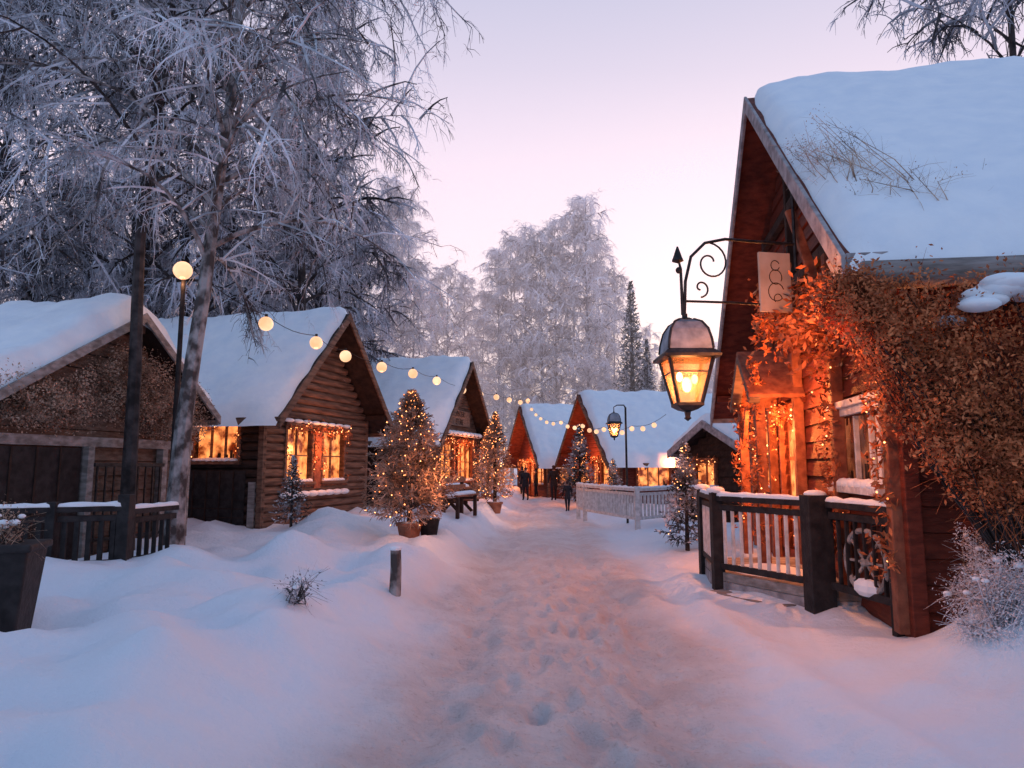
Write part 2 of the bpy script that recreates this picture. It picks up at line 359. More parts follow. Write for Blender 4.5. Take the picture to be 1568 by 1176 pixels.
# ---------------------------------------------------------------- cabins
def cabin(name,org,ang,w,L,he0,he1,hr,yr,wallm,sidem,trimm,bargem,openF=(),openS0=(),openSw=(),ph=.2,of=.5,ob=.3,os_=.45,snow=.3,log=False,seed=0,bw=.24,cornm=None,und=1):
    root=empty(name,org,math.radians(ang));r=random.Random(seed)
    s0=(hr-he0)/yr;s1=(hr-he1)/(w-yr)
    H=lambda y: hr-(yr-y)*s0 if y<yr else hr-(y-yr)*s1
    core=MB();i_=.11
    prof=[(i_,-.6),(w-i_,-.6),(w-i_,H(w-i_)-.08),(yr,hr-.1),(i_,H(i_)-.08)]
    vs=[(x,a,b) for x in(-i_,-L+i_) for a,b in prof]
    core.add(vs,[(0,1,2,3,4),(9,8,7,6,5)]+[(j,j+5,(j+1)%5+5,(j+1)%5) for j in range(5)],M_side);core.obj('wall_core',root)
    pl=MB()
    def rows(kind,ops,m,zmaxf):
        z=-.4
        while z<hr:
            zt=z+ph
            if kind in('F','B'):
                a=.0 if zt<=he0 else (zt-he0)/s0; b=w if zt<=he1 else w-(zt-he1)/s1
                if b-a<.15:break
            else:
                if zt>zmaxf+.02:break
                a,b=-L,0
            segs=[(a,b)]
            for (o0,o1,q0,q1,*_) in ops:
                if q0-.01<z+ph/2<q1+.01:
                    ns=[]
                    for (p,q) in segs:
                        if o1<=p or o0>=q: ns.append((p,q))
                        else:
                            if o0>p:ns.append((p,o0))
                            if o1<q:ns.append((o1,q))
                    segs=ns
            for p,q in segs:
                e=.002+.008*r.random()
                def pt(t,o,zz): return {'F':(o,t,zz),'B':(-L-o,t,zz),'0':(t,-o,zz),'w':(t,w+o,zz)}[kind]
                if log:
                    pl.tube([pt(p,-.05+e,z+ph/2),pt((p+q)/2,-.05+e,z+ph/2),pt(q,-.05+e,z+ph/2)],[ph*.53,ph*.52,ph*.53],9,m)
                else:
                    vs=[pt(p,-.09,z),pt(q,-.09,z),pt(p,-.09,zt-.01),pt(q,-.09,zt-.01),pt(p,.005+e,z),pt(q,.005+e,z),pt(p,-.03+e,zt-.01),pt(q,-.03+e,zt-.01)]
                    pl.add(vs,[(0,1,3,2),(4,6,7,5),(0,4,5,1),(2,3,7,6),(0,2,6,4),(1,5,7,3)],m)
            z+=ph
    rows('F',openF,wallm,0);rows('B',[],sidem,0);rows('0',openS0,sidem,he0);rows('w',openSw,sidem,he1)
    pl.obj('plank_walls',root,smooth=False)
    cp=MB()
    for (x,y,h_) in((.01,.0,he0),(.01,w,he1),(-L,0,he0),(-L,w,he1)):
        cp.bx(x-.1,x+.035,y-.07,y+.07,-.5,h_,cornm or (trimm if log else bargem))
    cp.obj('corner_boards',root,bevel=.008)
    fr=MB();pn=MB();sn=MB();fl=MB()
    def wb(kind,mb,a0,a1,z0,z1,o0,o1,m):
        if kind=='F':mb.bx(o0,o1,a0,a1,z0,z1,m)
        elif kind=='0':mb.bx(a0,a1,-o1,-o0,z0,z1,m)
        else:mb.bx(a0,a1,w+o0,w+o1,z0,z1,m)
    for kind,ops in(('F',openF),('0',openS0),('w',openSw)):
        for op in ops:
            a0,a1,z0,z1,typ=op[:5];cols,rws=(op[5],op[6]) if len(op)>6 else (2,2)
            t=.09;tm=M_white if typ=='dim' else trimm
            wb(kind,fr,a0-t,a0,z0-.02,z1+t,-.08,.075,tm);wb(kind,fr,a1,a1+t,z0-.02,z1+t,-.08,.075,tm)
            wb(kind,fr,a0-t-.03,a1+t+.03,z1+t,z1+t+.08,-.08,.11,tm)
            wb(kind,fr,a0,a1,z1,z1+t-.003,-.08,.06,tm)
            if typ in('win','dim'):
                wb(kind,fr,a0-t-.04,a1+t+.04,z0-.1,z0-.02,-.08,.14,tm)
                wb(kind,pn,a0,a1,z0,z1,-.1,-.075,M_win if typ=='win' else M_windim)
                for c in range(1,cols):
                    a=a0+(a1-a0)*c/cols;wb(kind,fr,a-.022,a+.022,z0,z1,-.075,-.02,tm)
                for c in range(1,rws):
                    a=z0+(z1-z0)*c/rws;wb(kind,fr,a0,a1,a-.016,a+.016,-.075,-.03,tm)
                for c in range(int((a1-a0)*8)):
                    a=r.uniform(a0+.05,a1-.05);hh=r.uniform(.08,.35);w_=r.uniform(.03,.09)
                    if r.random()<.5: wb(kind,pn,a-w_/2,a+w_/2,z0,z0+hh,-.074,-.068,M_side)
                    else: wb(kind,pn,a-w_/2,a+w_/2,z1-hh,z1,-.074,-.067,M_trim)
                n=7
                for q in range(n):
                    a=a0+(a1-a0)*(q+.5)/n
                    c=(.07,a,z0+.0) if kind=='F' else ((a,-.07,z0) if kind=='0' else (a,w+.07,z0))
                    sn.ball(c,(a1-a0)/n*.8,M_snow,8,5,(1,.7,.35+.12*r.random()) if kind!='F' else (.5,1,.35+.12*r.random()))
            elif typ=='door':
                wb(kind,pn,a0,a1,z0,z1,-.1,-.06,M_trim)
                wb(kind,pn,a0+.15,a1-.15,z0+.7,z1-.2,-.06,-.045,M_win)
                wb(kind,pn,a0+.15,a1-.15,z0+1.4,z0+1.46,-.045,-.03,M_trim);wb(kind,pn,(a0+a1)/2-.03,(a0+a1)/2+.03,z0+.7,z1-.2,-.0449,-.029,M_trim)
            if typ=='dim':continue
            for q in range(int(70*(a1-a0))):
                a=r.uniform(a0-.2,a1+.2);zz=z1+.14-.16*abs(math.sin(a*4))+r.gauss(0,.07);o=r.uniform(.1,.18)
                if r.random()<.3: a=r.choice((a0-.06,a1+.06))+r.gauss(0,.03);zz=r.uniform(z0,z1)
                c=(o,a,zz) if kind=='F' else ((a,-o,zz) if kind=='0' else (a,w+o,zz))
                if q%3==0: fl.octa(c,r.uniform(.011,.02),M_fairy)
                for e in range(4):
                    p=V(c)+rdir(r)*.07;d=rdir(r)*.05;u=d.cross(rdir(r)).normalized()*.014
                    fl.add([tuple(p-d),tuple(p+u),tuple(p+d),tuple(p-u)],[(0,1,2,3)],M_rus)
    if fr.v:
        fr.obj('window_frames',root,bevel=.006);pn.obj('window_panes',root)
        if fl.v: fl.obj('garland_lights',root)
        if sn.v: sn.obj('sill_snow',root,smooth=True)
    rf=MB();X0,X1=-L-ob,of;th=.09
    for (ya,yb) in((-os_,yr),(yr,w+os_)):
        vs=[(x,y,H(y)+d) for x in(X0,X1) for y in(ya,yb) for d in(0,th)]
        rf.add(vs,[(0,1,3,2),(4,6,7,5),(0,4,5,1),(2,3,7,6),(0,2,6,4),(1,5,7,3)],sidem)
    rf.obj('roof_deck',root)
    bg=MB()
    for (ya,yb) in((-os_-.06,yr+.005),(yr-.005,w+os_+.06)):
        for (xa,xb) in((X1+.003,X1+.05),(X0-.05,X0-.003)):
            vs=[(x,y,H(y)+d) for x in(xa,xb) for y in(ya,yb) for d in(th+.03-bw,th+.035)]
            bg.add(vs,[(0,1,3,2),(4,6,7,5),(0,4,5,1),(2,3,7,6),(0,2,6,4),(1,5,7,3)],bargem)
    bg.bx(X0+.01,X1,-os_-.045,-os_-.003,H(-os_)-.1,H(-os_)+th,bargem);bg.bx(X0+.01,X1,w+os_+.003,w+os_+.045,H(w+os_)-.1,H(w+os_)+th,bargem)
    for y in(.1,yr,w-.1): bg.beam((-.1,y,H(y)-.12-.05*(y==yr)),(X1-.03,y,H(y)-.12-.05*(y==yr)),.13,.15,sidem)
    bg.obj('barge_boards',root,bevel=.01)
    sw=MB();nu=max(16,int((X1-X0)*7));nv=64
    vs=[]
    for i in range(nu+1):
        u=i/nu
        for j in range(nv+1):
            v=j/nv;x=X0-.06+(X1-X0+.05)*u;y=-os_-.12+(w+2*os_+.24)*v
            eu=max(0,1-abs(2*u-1)**22)**.5;ev=max(0,1-abs(2*v-1)**22)**.5
            t=snow*eu*ev*(1+und*.34*nz(x*.9+seed,y*.9)+.18*nz(x*2.5,y*2.5,seed)+.07*nz(x*6,y*6,seed))
            dy=y-yr;sl=s0 if dy<0 else s1
            base=hr-(math.sqrt(dy*dy+.04)-.04)*sl+th-.005
            droop=.05*(1-ev)
            edge=.14*nz(x*1.7+seed,v*3)*(1-ev)
            vs.append((x-.12*abs(nz(y*1.4,seed))*(1-eu)*(1 if u>.5 else -1),y+edge,base+t*1.15-droop-(.06 if (i in(0,nu) or j in(0,nv)) else 0)))
    fs=[(i*(nv+1)+j,(i+1)*(nv+1)+j,(i+1)*(nv+1)+j+1,i*(nv+1)+j+1) for i in range(nu) for j in range(nv)]
    sw.add(vs,fs,M_snow);sw.obj('roof_snow',root,smooth=True)
    return root
# left cabin 1
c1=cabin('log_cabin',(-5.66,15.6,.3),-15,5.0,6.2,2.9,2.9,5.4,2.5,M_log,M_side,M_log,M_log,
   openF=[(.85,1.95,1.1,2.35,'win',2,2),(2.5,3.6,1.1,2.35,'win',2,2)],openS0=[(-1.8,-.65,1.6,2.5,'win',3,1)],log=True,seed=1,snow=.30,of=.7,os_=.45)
mb=MB();mb.bx(.03,.09,2.06,2.38,.9,2.35,M_trim);mb.bx(.03,.07,.65,3.85,.95,1.0,M_trim);mb.obj('window_surround',c1,bevel=.01)
mb=MB()
for i in range(8): mb.ball((.1,.8+i*.4,.78),.2,M_snow,8,5,(.5,1.2,.4))
for i in range(8): mb.ball((.12,.8+i*.4,2.56),.17,M_snow,8,5,(.4,1.3,.3))
mb.obj('ledge_snow',c1,smooth=True)
mb=MB();mb.bx(-3.6,-.4,-.06,-.02,-.2,1.35,M_black)
for i in range(9):mb.bx(-3.6+i*.36,-3.57+i*.36,-.075,-.061,-.2,1.35,M_side)
mb.bx(-.28,-.12,-.1,-.02,0,1.1,M_grey);mb.obj('shop_shutter',c1)
plight('window_glow',c1,(.6,2.2,1.9),50);plight('side_glow',c1,(-1.3,-.6,2.2),10)
# left cabin 2
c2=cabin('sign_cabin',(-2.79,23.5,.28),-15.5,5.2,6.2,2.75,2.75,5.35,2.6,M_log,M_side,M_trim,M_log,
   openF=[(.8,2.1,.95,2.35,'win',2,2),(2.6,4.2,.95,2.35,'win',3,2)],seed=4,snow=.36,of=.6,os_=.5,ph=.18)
mb=MB();mb.bx(.05,.1,1.4,3.8,3.0,3.6,M_barge);mb.bx(.03,.3,.4,4.9,2.62,2.68,M_log)
for i in range(9): mb.ball((.2,.7+i*.48,2.7),.26,M_snow,8,5,(.6,1.2,.4))
mb.obj('name_board',c2)
def text(body,size,parent,loc,rot,m,name='lettering'):
    cu=bpy.data.curves.new(name,'FONT');cu.body=body;cu.size=size;cu.extrude=.004;cu.align_x='CENTER';cu.align_y='CENTER';cu.materials.append(m)
    o=bpy.data.objects.new(name,cu);S.collection.objects.link(o);o.parent=parent;o.location=loc;o.rotation_euler=rot;return o
text('WINTER\nSTUBE',.3,c2,(.106,2.6,3.3),(math.pi/2,0,math.pi/2),M_ink)
plight('window_glow',c2,(.7,2.6,1.9),85)
# right cabins
c4=cabin('timber_cabin',(3.2,35.2,.05),193.6,6.0,6.4,2.3,2.3,5.0,3.0,M_red,M_red,M_trim,M_log,
   openF=[(.7,2.2,.7,2.0,'win',2,2),(2.6,3.5,0,2.0,'door'),(3.9,5.4,.7,2.0,'win',2,2)],openSw=[(-2.3,-.8,.8,1.9,'win',3,1),(-5,-3.4,.8,1.9,'win',3,1)],seed=7,snow=.34,of=.8,os_=.6)
plight('porch_glow',c4,(1.0,3.2,2.3),170);plight('side_glow',c4,(-2,6.8,1.9),80)
c3=cabin('small_cabin',(.4,45,.05),196,6.0,5,2.3,2.3,5.3,3.0,M_red,M_red,M_trim,M_log,
   openF=[(.7,2.2,.7,2.0,'win',2,2),(2.6,3.5,0,2.0,'door'),(3.9,5.4,.7,2.0,'win',2,2)],openSw=[(-2.3,-.8,.8,1.9,'win',3,1)],seed=8,snow=.34,of=.8,os_=.6)
plight('porch_glow',c3,(1.0,3.2,2.3),260);plight('side_glow',c3,(-2,7,1.9),110)
k1=cabin('cafe_hut',(5.7,22.4,.05),200,3.0,3.6,2.3,2.3,3.0,1.5,M_side,M_side,M_trim,M_bargegrey,
   openF=[(.5,1.5,.9,1.8,'win',2,1)],openSw=[],seed=12,snow=.3,of=.4,os_=.4)
text('Café',.5,k1,(-.9,3.08,1.75),(math.pi/2,0,math.pi),M_fairy)
plight('hut_glow',k1,(-1.0,3.8,2.0),10)
# big right house
h1=cabin('gabled_house',(5.22,15.4,.1),170.5,9.0,9.5,3.2,4.0,7.4,5.3,M_red,M_red,M_trim,M_bargegrey,
   openF=[(4.0,5.1,.35,2.45,'door'),(2.0,3.2,1.3,2.4,'win',2,2),(7.0,8.5,1.45,2.25,'dim',3,1)],openSw=[],seed=21,snow=.34,of=.6,os_=.55,ph=.24,bw=.26,cornm=M_red,und=.5)
mb=MB()
for y in(3.8,5.3): mb.bx(.55,.69,y-.07,y+.07,.2,2.65,M_trim);
for a,b_ in((3.6,4.55),(5.5,4.55)):
    mb.beam((.0,a,2.62),(.0,b_,3.4),.08,.1,M_red,(1,0,0))
    mb.beam((.72,a,2.62),(.72,b_,3.4),.1,.16,M_barge,(1,0,0))
    vs=[(x,y,z) for x in(.0,.8) for (y,z) in((a,2.66),(b_,3.46),(a,2.72),(b_,3.52))]
    mb.add(vs,[(0,1,3,2),(4,6,7,5),(0,4,5,1),(2,3,7,6),(0,2,6,4),(1,5,7,3)],M_trim)
for y in(3.8,5.3):
    mb.beam((.62,y,2.0),(.62,y+(.45 if y<4 else -.45),2.6),.07,.09,M_trim)
mb.obj('entrance_portico',h1,bevel=.008)
mb=MB()
for z,a,b_ in((4.4,2.0,7.9),(5.6,3.4,6.6)): mb.beam((.06,a,z),(.06,b_,z),.1,.16,M_side)
for y in(1.6,3.4,5.3,7.2,8.9): mb.beam((.07,y,.1),(.07,y,4.3 if 2<y<8 else 3.8),.14,.14,M_trim)
mb.beam((.06,5.3,4.4),(.06,5.3,7.1),.12,.12,M_side)
mb.beam((.08,8.9,2.6),(.52,8.9,3.75),.09,.11,M_bargegrey);mb.beam((.08,7.2,3.4),(.5,7.2,4.9),.09,.11,M_trim)
mb.obj('gable_timbers',h1,bevel=.01)
mb=MB()
mb.tube([(-9.7,9.66,3.35),(-4,9.64,3.32),(.5,9.66,3.35)],[.13,.12,.13],10,M_grey);mb.tube([(-9.7,9.45,3.12),(.2,9.45,3.1)],[.09,.09],8,M_side)
mb.obj('eave_log',h1,smooth=True)
mb=MB();r=random.Random(3)
for y in(3.8,5.3,7.2,8.9):
    for q in range(150):
        z=r.uniform(.6,3.3);x=.69 if y<6 else .2
        p=V((x+r.gauss(0,.05),y+r.gauss(0,.07),z))
        if q%9==0: mb.octa(tuple(p),.012,M_fairy)
        for e in range(3):
            pp=p+rdir(r)*.06;d=rdir(r)*.05;u=d.cross(rdir(r)).normalized()*.018
            mb.add([tuple(pp-d),tuple(pp+u),tuple(pp+d),tuple(pp-u)],[(0,1,2,3)],M_rus)
for q in range(2200):
    t=r.random();p=V((.55+r.gauss(0,.12),5.7+2.9*t+r.gauss(0,.1),3.55+.35*math.sin(t*6)+r.gauss(0,.2)))
    d=rdir(r)*.06;u=d.cross(rdir(r)).normalized()*.025
    mb.add([tuple(p-d),tuple(p+u),tuple(p+d),tuple(p-u)],[(0,1,2,3)],M_rus)
mb.obj('post_garland',h1)
plight('door_glow',h1,(.45,4.6,2.2),160,r=.06);plight('porch_glow',h1,(.5,6.3,2.6),130,r=.06);plight('shrub_fill',h1,(1.15,9.3,2.8),105,(1,.28,.07),r=.08)  # last light is an added fill for the russet shrub, no fixture there
# deck
dk=empty('porch_deck');mb=MB();sn=MB()
n1=V((3.55,8.1,0));n2=V((2.8,9.5,0));n3=V((3.0,10.9,0));w1=V((4.05,8.0,0));w3=V((4.5,11.0,0))
vs=[tuple(p+V((0,0,z))) for z in(.22,.34) for p in(n1,n2,n3,w3,w1)]
mb.add(vs,[(4,3,2,1,0),(5,6,7,8,9)]+[(j,(j+1)%5,(j+1)%5+5,j+5) for j in range(5)],M_grey)
vs=[tuple(p+V((0,0,z))) for z in(-.1,.218) for p in(n1,n2,n3,w3,w1)]
mb.add(vs,[(j,(j+1)%5,(j+1)%5+5,j+5) for j in range(5)],M_bargegrey)
def rail(a,b_,m,pm,zt=1.3,z0=.45,n=10,pw=.045,gb=0,snow=sn,mb=mb):
    a=V(a);b_=V(b_);u=V((0,0,1))
    mb.beam(a+u*(zt+gb),b_+u*(zt+gb),.12,.07,m);mb.beam(a+u*(zt-.12+gb),b_+u*(zt-.12+gb),.05,.08,m);mb.beam(a+u*(z0+gb),b_+u*(z0+gb),.06,.08,m)
    for i in range(1,n): p=a.lerp(b_,i/n);mb.beam(p+u*(z0+gb),p+u*(zt-.14+gb),pw,.03,pm)
    if snow is not None:
        k=max(4,int((b_-a).length*8));pts=[a.lerp(b_,i/k)+u*(zt+.04+gb) for i in range(k+1)]
        snow.tube(pts,[.05+.035*nz(i*.9,a.x) for i in range(k+1)],8,M_snow)
rail(n1,n2,M_black,M_white,1.32,.42,11);rail(n2,n3,M_black,M_white,1.32,.42,10);rail((3.62,7.9,0),(3.78,6.9,0),M_black,M_black,1.32,.42,7)
def post(p,w_,h_,m,mb=mb,z0=-.1): mb.bx(p[0]-w_/2,p[0]+w_/2,p[1]-w_/2,p[1]+w_/2,z0,h_,m)
post(n1,.27,1.42,M_black);post(n2,.15,1.42,M_black);post(n3,.14,1.42,M_black);post((3.78,6.9),.1,1.4,M_black)
mb.beam(n1.lerp(n2,.2)+V((-.14,-.07,.05)),n1.lerp(n2,.95)+V((-.14,-.07,.05)),.3,.14,M_grey)
mb.obj('deck_and_railing',dk,bevel=.008)
for p in(n1,n2,n3): sn.ball((p.x,p.y,1.43),.1,M_snow,10,6,(1.3,1.3,.5))
sn.ball((3.5,9.5,.3),.6,M_snow,14,6,(.9,1.1,.2))
sn.obj('railing_snow',dk,smooth=True)
wh=empty('wagon_wheel',(3.72,7.35,.75),math.radians(8));mb=MB()
R_=.33
mb.tube([(0,R_*math.cos(a*math.pi/12),R_*math.sin(a*math.pi/12)) for a in range(25)],.03,8,M_grey)
for a in range(8): mb.beam((0,0,0),(0,R_*math.cos(a*math.pi/4),R_*math.sin(a*math.pi/4)),.025,.025,M_grey)
mb.ball((0,0,0),.06,M_grey);mb.ball((0,0,-.26),.2,M_snow,10,5,(.5,1,.5));mb.obj('rim_and_spokes',wh)
# big russet shrub at right
E=[(3.15,5.75,2.95,.28,.22,.42),(3.6,5.7,2.7,.55,.3,.7),(4.15,5.65,2.6,.65,.35,.75),(4.6,5.5,2.2,.7,.35,.7),(4.9,5.4,2.9,.5,.35,.4),(4.5,5.3,1.6,.6,.3,.4),(3.75,5.6,2.0,.4,.25,.45),(2.95,5.85,3.2,.2,.15,.2),(4.1,5.5,1.75,.45,.3,.35)]
put(brush('russet_shrub',E,52000,M_rus,5,.029,420,[(4.6,5.85,.8),(4.9,5.8,.9),(4.3,5.9,.7)],.005,6,.0,M_bark),'russet_shrub')
mb=MB();r=random.Random(8)
for i in range(60): mb.ball((3.75+.031*i+r.gauss(0,.05),5.5+r.gauss(0,.12),3.34+.08*math.sin(i*.23)-.0004*(i-30)**2+r.gauss(0,.015)),.10+.05*r.random(),M_snow,12,7,(1.4,1.3,.5))
mb.obj('shrub_snow',bpy.data.objects['russet_shrub'],smooth=True)
E=[(0,0,.3,.35,.3,.25),(.15,0,.6,.2,.2,.25),(-.1,.05,.1,.4,.3,.12)]
put(brush('snowy_shrub',E,3500,M_frostHaze,15,.018,80,[(0,0,0)],.006,8,.25,M_frostM),'snowy_shrub',None,gp(3.85,5.55,-.1),0,.85)
put(brush('snowy_shrub',E,2500,M_frostHaze,16,.018,70,[(0,0,0)],.006,8,.2,M_brush),'snowy_shrub',None,gp(4.05,6.05,.0),1,.8)
E=[(3.6,7.3,5.25,.25,.6,.2),(3.4,7.6,5.5,.2,.7,.2),(4.3,6.6,4.6,.6,.3,.15),(3.8,6.5,4.5,.5,.3,.2)]
put(brush('climbing_vine',E,900,M_brush,25,.014,75,[(3.35,6.4,4.0),(3.5,6.5,4.2),(4.2,6.2,4.0)],.004,9,0,M_brush),'climbing_vine')
# ---------------------------------------------------------------- lantern + sign
def lantern(parent,c,s=1):
    mb=MB();c=V(c);q=math.pi/4
    P=lambda l:[(a*s,b_*s) for a,b_ in l]
    mb.lathe(P([(.0,.0),(.03,-.01),(.03,-.05),(.07,-.06),(.10,-.08)]),12,M_iron,c)
    mb.lathe(P([(.10,-.08),(.20,-.12),(.27,-.20),(.31,-.32),(.325,-.42)]),4,M_cap,c,q)
    mb.lathe(P([(.325,-.42),(.36,-.44),(.42,-.48),(.42,-.51),(.31,-.52)]),4,M_iron,c,q)
    mb.lathe(P([(.315,-.52),(.17,-.98)]),4,M_glass,c,q)
    mb.lathe(P([(.17,-.97),(.2,-.98),(.2,-1.01),(.12,-1.05),(.04,-1.07),(.03,-1.12),(.045,-1.14),(0,-1.17)]),4,M_iron,c,q)
    pr=[(.105,-.08),(.205,-.12),(.275,-.20),(.315,-.32),(.33,-.42)]
    for j in range(4):
        t=q+j*math.pi/2;a=c+V((math.cos(t)*.32*s,math.sin(t)*.32*s,-.52*s));b_=c+V((math.cos(t)*.175*s,math.sin(t)*.175*s,-.98*s))
        mb.beam(a,b_,.03*s,.03*s,M_iron)
        mb.tube([c+V((math.cos(t)*a_*s,math.sin(t)*a_*s,z_*s)) for a_,z_ in pr],.013*s,6,M_iron)
        t2=t+math.pi/2;a2=c+V((math.cos(t2)*.27*s,math.sin(t2)*.27*s,-.66*s));b2=c+V((math.cos(t)*.27*s,math.sin(t)*.27*s,-.66*s));mb.beam(a2,b2,.014*s,.014*s,M_iron)
    mb.obj('lantern_body',parent)
    m2=MB();m2.ball(c+V((0,0,-.78*s)),.055*s,M_flame,10,7,(1,1,1.5));m2.ball(c+V((.09*s,.02,-.72*s)),.035*s,M_flame,8,5,(1,1,1.5));m2.ball(c+V((-.08*s,-.02,-.70*s)),.035*s,M_flame,8,5,(1,1,1.5));m2.obj('lantern_bulb',parent,smooth=True)
la=empty('wall_lantern')
Lc=V((1.96,7.6,3.48))
lantern(la,Lc,1.05)
mb=MB()
mb.tube([(3.42,8.0,5.4),(3.42,8.0,4.1)],.02,8,M_iron)
mb.tube([(3.42,8.0,4.42),(2.9,7.9,4.42),(2.5,7.75,4.40),(2.24,7.68,4.33),(2.06,7.63,4.15),(1.98,7.6,3.85),(1.96,7.6,3.48)],.018,8,M_iron)
mb.tube([(3.42,8.0,3.65),(2.6,7.8,3.65),(1.96,7.6,3.62)],.014,8,M_iron)
def scroll(c,r0,turn,st,dirx):
    pts=[]
    for i in range(28):
        a=st+i/27*turn;rr_=r0*(1-.8*i/27);pts.append((c[0]+rr_*math.cos(a)*dirx*.97,c[1]+rr_*math.cos(a)*dirx*.2,c[2]+rr_*math.sin(a)))
    mb.tube(pts,.011,6,M_iron)
scroll((2.3,7.7,4.1),.24,7.5,math.pi*.5,-1);scroll((2.17,7.66,3.79),.11,6,math.pi*1.5,1)
mb.tube([(1.94,7.6,3.46),(1.93,7.6,4.0),(1.9,7.6,4.14)],[.02,.016,.01],6,M_iron)
mb.lathe([(0,.0),(.07,.03),(.05,.08),(.01,.2)],8,M_iron,(1.9,7.6,4.06));mb.ball((1.91,7.6,3.98),.04,M_iron)
mb.obj('iron_bracket',la)
plight('lantern_light',la,tuple(Lc+V((0,0,-.80))),65,(1,.40,.13),.08)
sg=empty('hanging_sign',(3.12,7.9,3.92),math.radians(10));mb=MB();mb.bx(-.2,.2,-.02,.02,-.36,.36,M_paper)
mb.tube([(-.14,0,.36),(-.14,0,.5)],.006,5,M_iron);mb.tube([(.14,0,.36),(.14,0,.5)],.006,5,M_iron)
def arc(cx,cz,r_,a0,a1): mb.tube([(cx+r_*math.cos(a0+(a1-a0)*i/14),-.022,cz+r_*1.1*math.sin(a0+(a1-a0)*i/14)) for i in range(15)],.006,5,M_ink)
arc(0,.2,.055,0.4,6.0);arc(0,.06,.08,-.6,5);arc(.0,-.12,.10,.3,5.6);arc(.02,-.2,.05,0,4)
mb.obj('sign_panel',sg,bevel=.006)
for (x,y,zt,s) in((3.05,20.4,3.4,.75),):
    sl=empty('street_lamp',(x,y,0));lantern(sl,(0,0,zt),s);mb=MB()
    mb.tube([(.35,0,-.1),(.35,0,zt+.1),(.3,0,zt+.18),(.1,0,zt+.18),(0,0,zt+.12),(0,0,zt)],[.035,.03,.02,.016,.014,.014],8,M_iron);mb.obj('lamp_post',sl)
    plight('lamp_light',sl,(0,0,zt-.78*s),60,(1,.40,.13),.06)
# ---------------------------------------------------------------- string lights
sl=empty('string_lights')
Bp=[(-5.75,11.6,5.15),(-4.77,13,4.5),(-4.22,14.5,4.4),(-3.95,16,4.35),(-3.47,18,4.38),(-2.93,20,4.48),(-2.5,22.5,4.58),(-1.86,25.5,4.6),(-1.36,29,4.8),(-.76,33,5.1),(-.15,37,5.35),(.5,41,5.6),(1.0,43,5.9)]
mb=MB();bl=MB()
for i in range(len(Bp)-1):
    a=V(Bp[i])+V((0,0,.16));b_=V(Bp[i+1])+V((0,0,.16))
    mb.tube([a.lerp(b_,t/6)-V((0,0,.1*math.sin(math.pi*t/6))) for t in range(7)],.008,4,M_black,False)
for i,p in enumerate(Bp):
    bl.ball(p,.14 if i else .16,M_bulb,14,9);mb.tube([(p[0],p[1],p[2]+.11),(p[0],p[1],p[2]+.19)],.03,8,M_black)
    if i%2==0 and i<9: plight('bulb_light',sl,(p[0],p[1],p[2]-.24),12,(1,.45,.2),.12)
B2=[(1.0,43,5.9),(1.6,38,4.5),(2.3,32,3.9),(2.9,28,3.5),(3.5,26,3.25),(4.3,24.5,3.2),(5.2,23,3.5)]
for i in range(len(B2)-1):
    a=V(B2[i]);b_=V(B2[i+1]);mb.tube([a.lerp(b_,t/6)-V((0,0,.15*math.sin(math.pi*t/6))) for t in range(7)],.008,4,M_black,False)
    for t in(.0,.33,.66):
        p=a.lerp(b_,t)-V((0,0,.1+.15*math.sin(math.pi*t)));bl.ball(p,.09,M_bulb,10,7)
mb.obj('cable',sl);bl.obj('bulbs',sl,smooth=True)
lp=empty('light_pole',gp(-5.75,11.65,-.2));mb=MB();mb.tube([(0,0,0),(0,0,2.6),(0,0,5.1)],[.05,.045,.035],10,M_black);mb.obj('pole',lp)
# ---------------------------------------------------------------- left shed, gate, fence, bin
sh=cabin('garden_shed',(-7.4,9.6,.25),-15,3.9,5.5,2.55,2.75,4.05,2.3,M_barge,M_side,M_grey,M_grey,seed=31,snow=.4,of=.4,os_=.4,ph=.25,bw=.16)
mb=MB();mb.bx(.05,.12,-.6,4.0,1.82,1.98,M_grey)
mb.bx(.04,.1,-.5,1.5,-.1,1.8,M_black)
for i in range(5):mb.bx(.105,.12,-.5+.4*i,-.47+.4*i,-.1,1.8,M_side)
for i in range(9):mb.bx(.2,.23,1.7+.17*i,1.73+.17*i,.1,1.55,M_iron)
mb.bx(.19,.24,1.65,3.15,1.5,1.56,M_iron);mb.bx(.19,.24,1.65,3.15,.3,.35,M_iron)
for y in(1.6,3.2,3.8):mb.bx(.05,.2,y-.06,y+.06,-.1,1.82,M_grey)
mb.obj('gate_and_beam',sh,bevel=.006)
E=[(.25,.6,2.45,.12,1.0,.4),(.25,2.2,2.9,.12,1.2,.65),(.25,3.4,2.5,.15,.9,.5)]
put(brush('wall_brush',E,26000,M_brush,41,.03,330,None),'dry_climber',sh)
fe=empty('dark_fence');mb=MB();sn=MB()
a=V((-6.6,8.5,0));b_=V((-5.15,9.25,0));rail(a,b_,M_black,M_black,1.2,.5,12,.07,.0,sn,mb)
post(b_,.16,1.38,M_black,mb);post(a.lerp(b_,.5),.12,1.3,M_black,mb);rail(b_,(-5.0,10.3,0),M_black,M_black,1.15,.5,7,.06,0,sn,mb)
mb.obj('rails',fe,bevel=.008);sn.obj('rail_snow',fe,smooth=True)
bn=empty('waste_bin',gp(-4.62,6.35,-.1),.3);mb=MB()
vs=[(sx*a,sy*a,z) for z,a in((0,.2),(.8,.27)) for sx,sy in((-1,-1),(1,-1),(1,1),(-1,1))]
mb.add(vs,[(3,2,1,0),(4,5,6,7)]+[(j,(j+1)%4,(j+1)%4+4,j+4) for j in range(4)],M_black);mb.bx(-.3,.3,-.3,.3,.78,.85,M_black);mb.obj('bin_body',bn,bevel=.02)
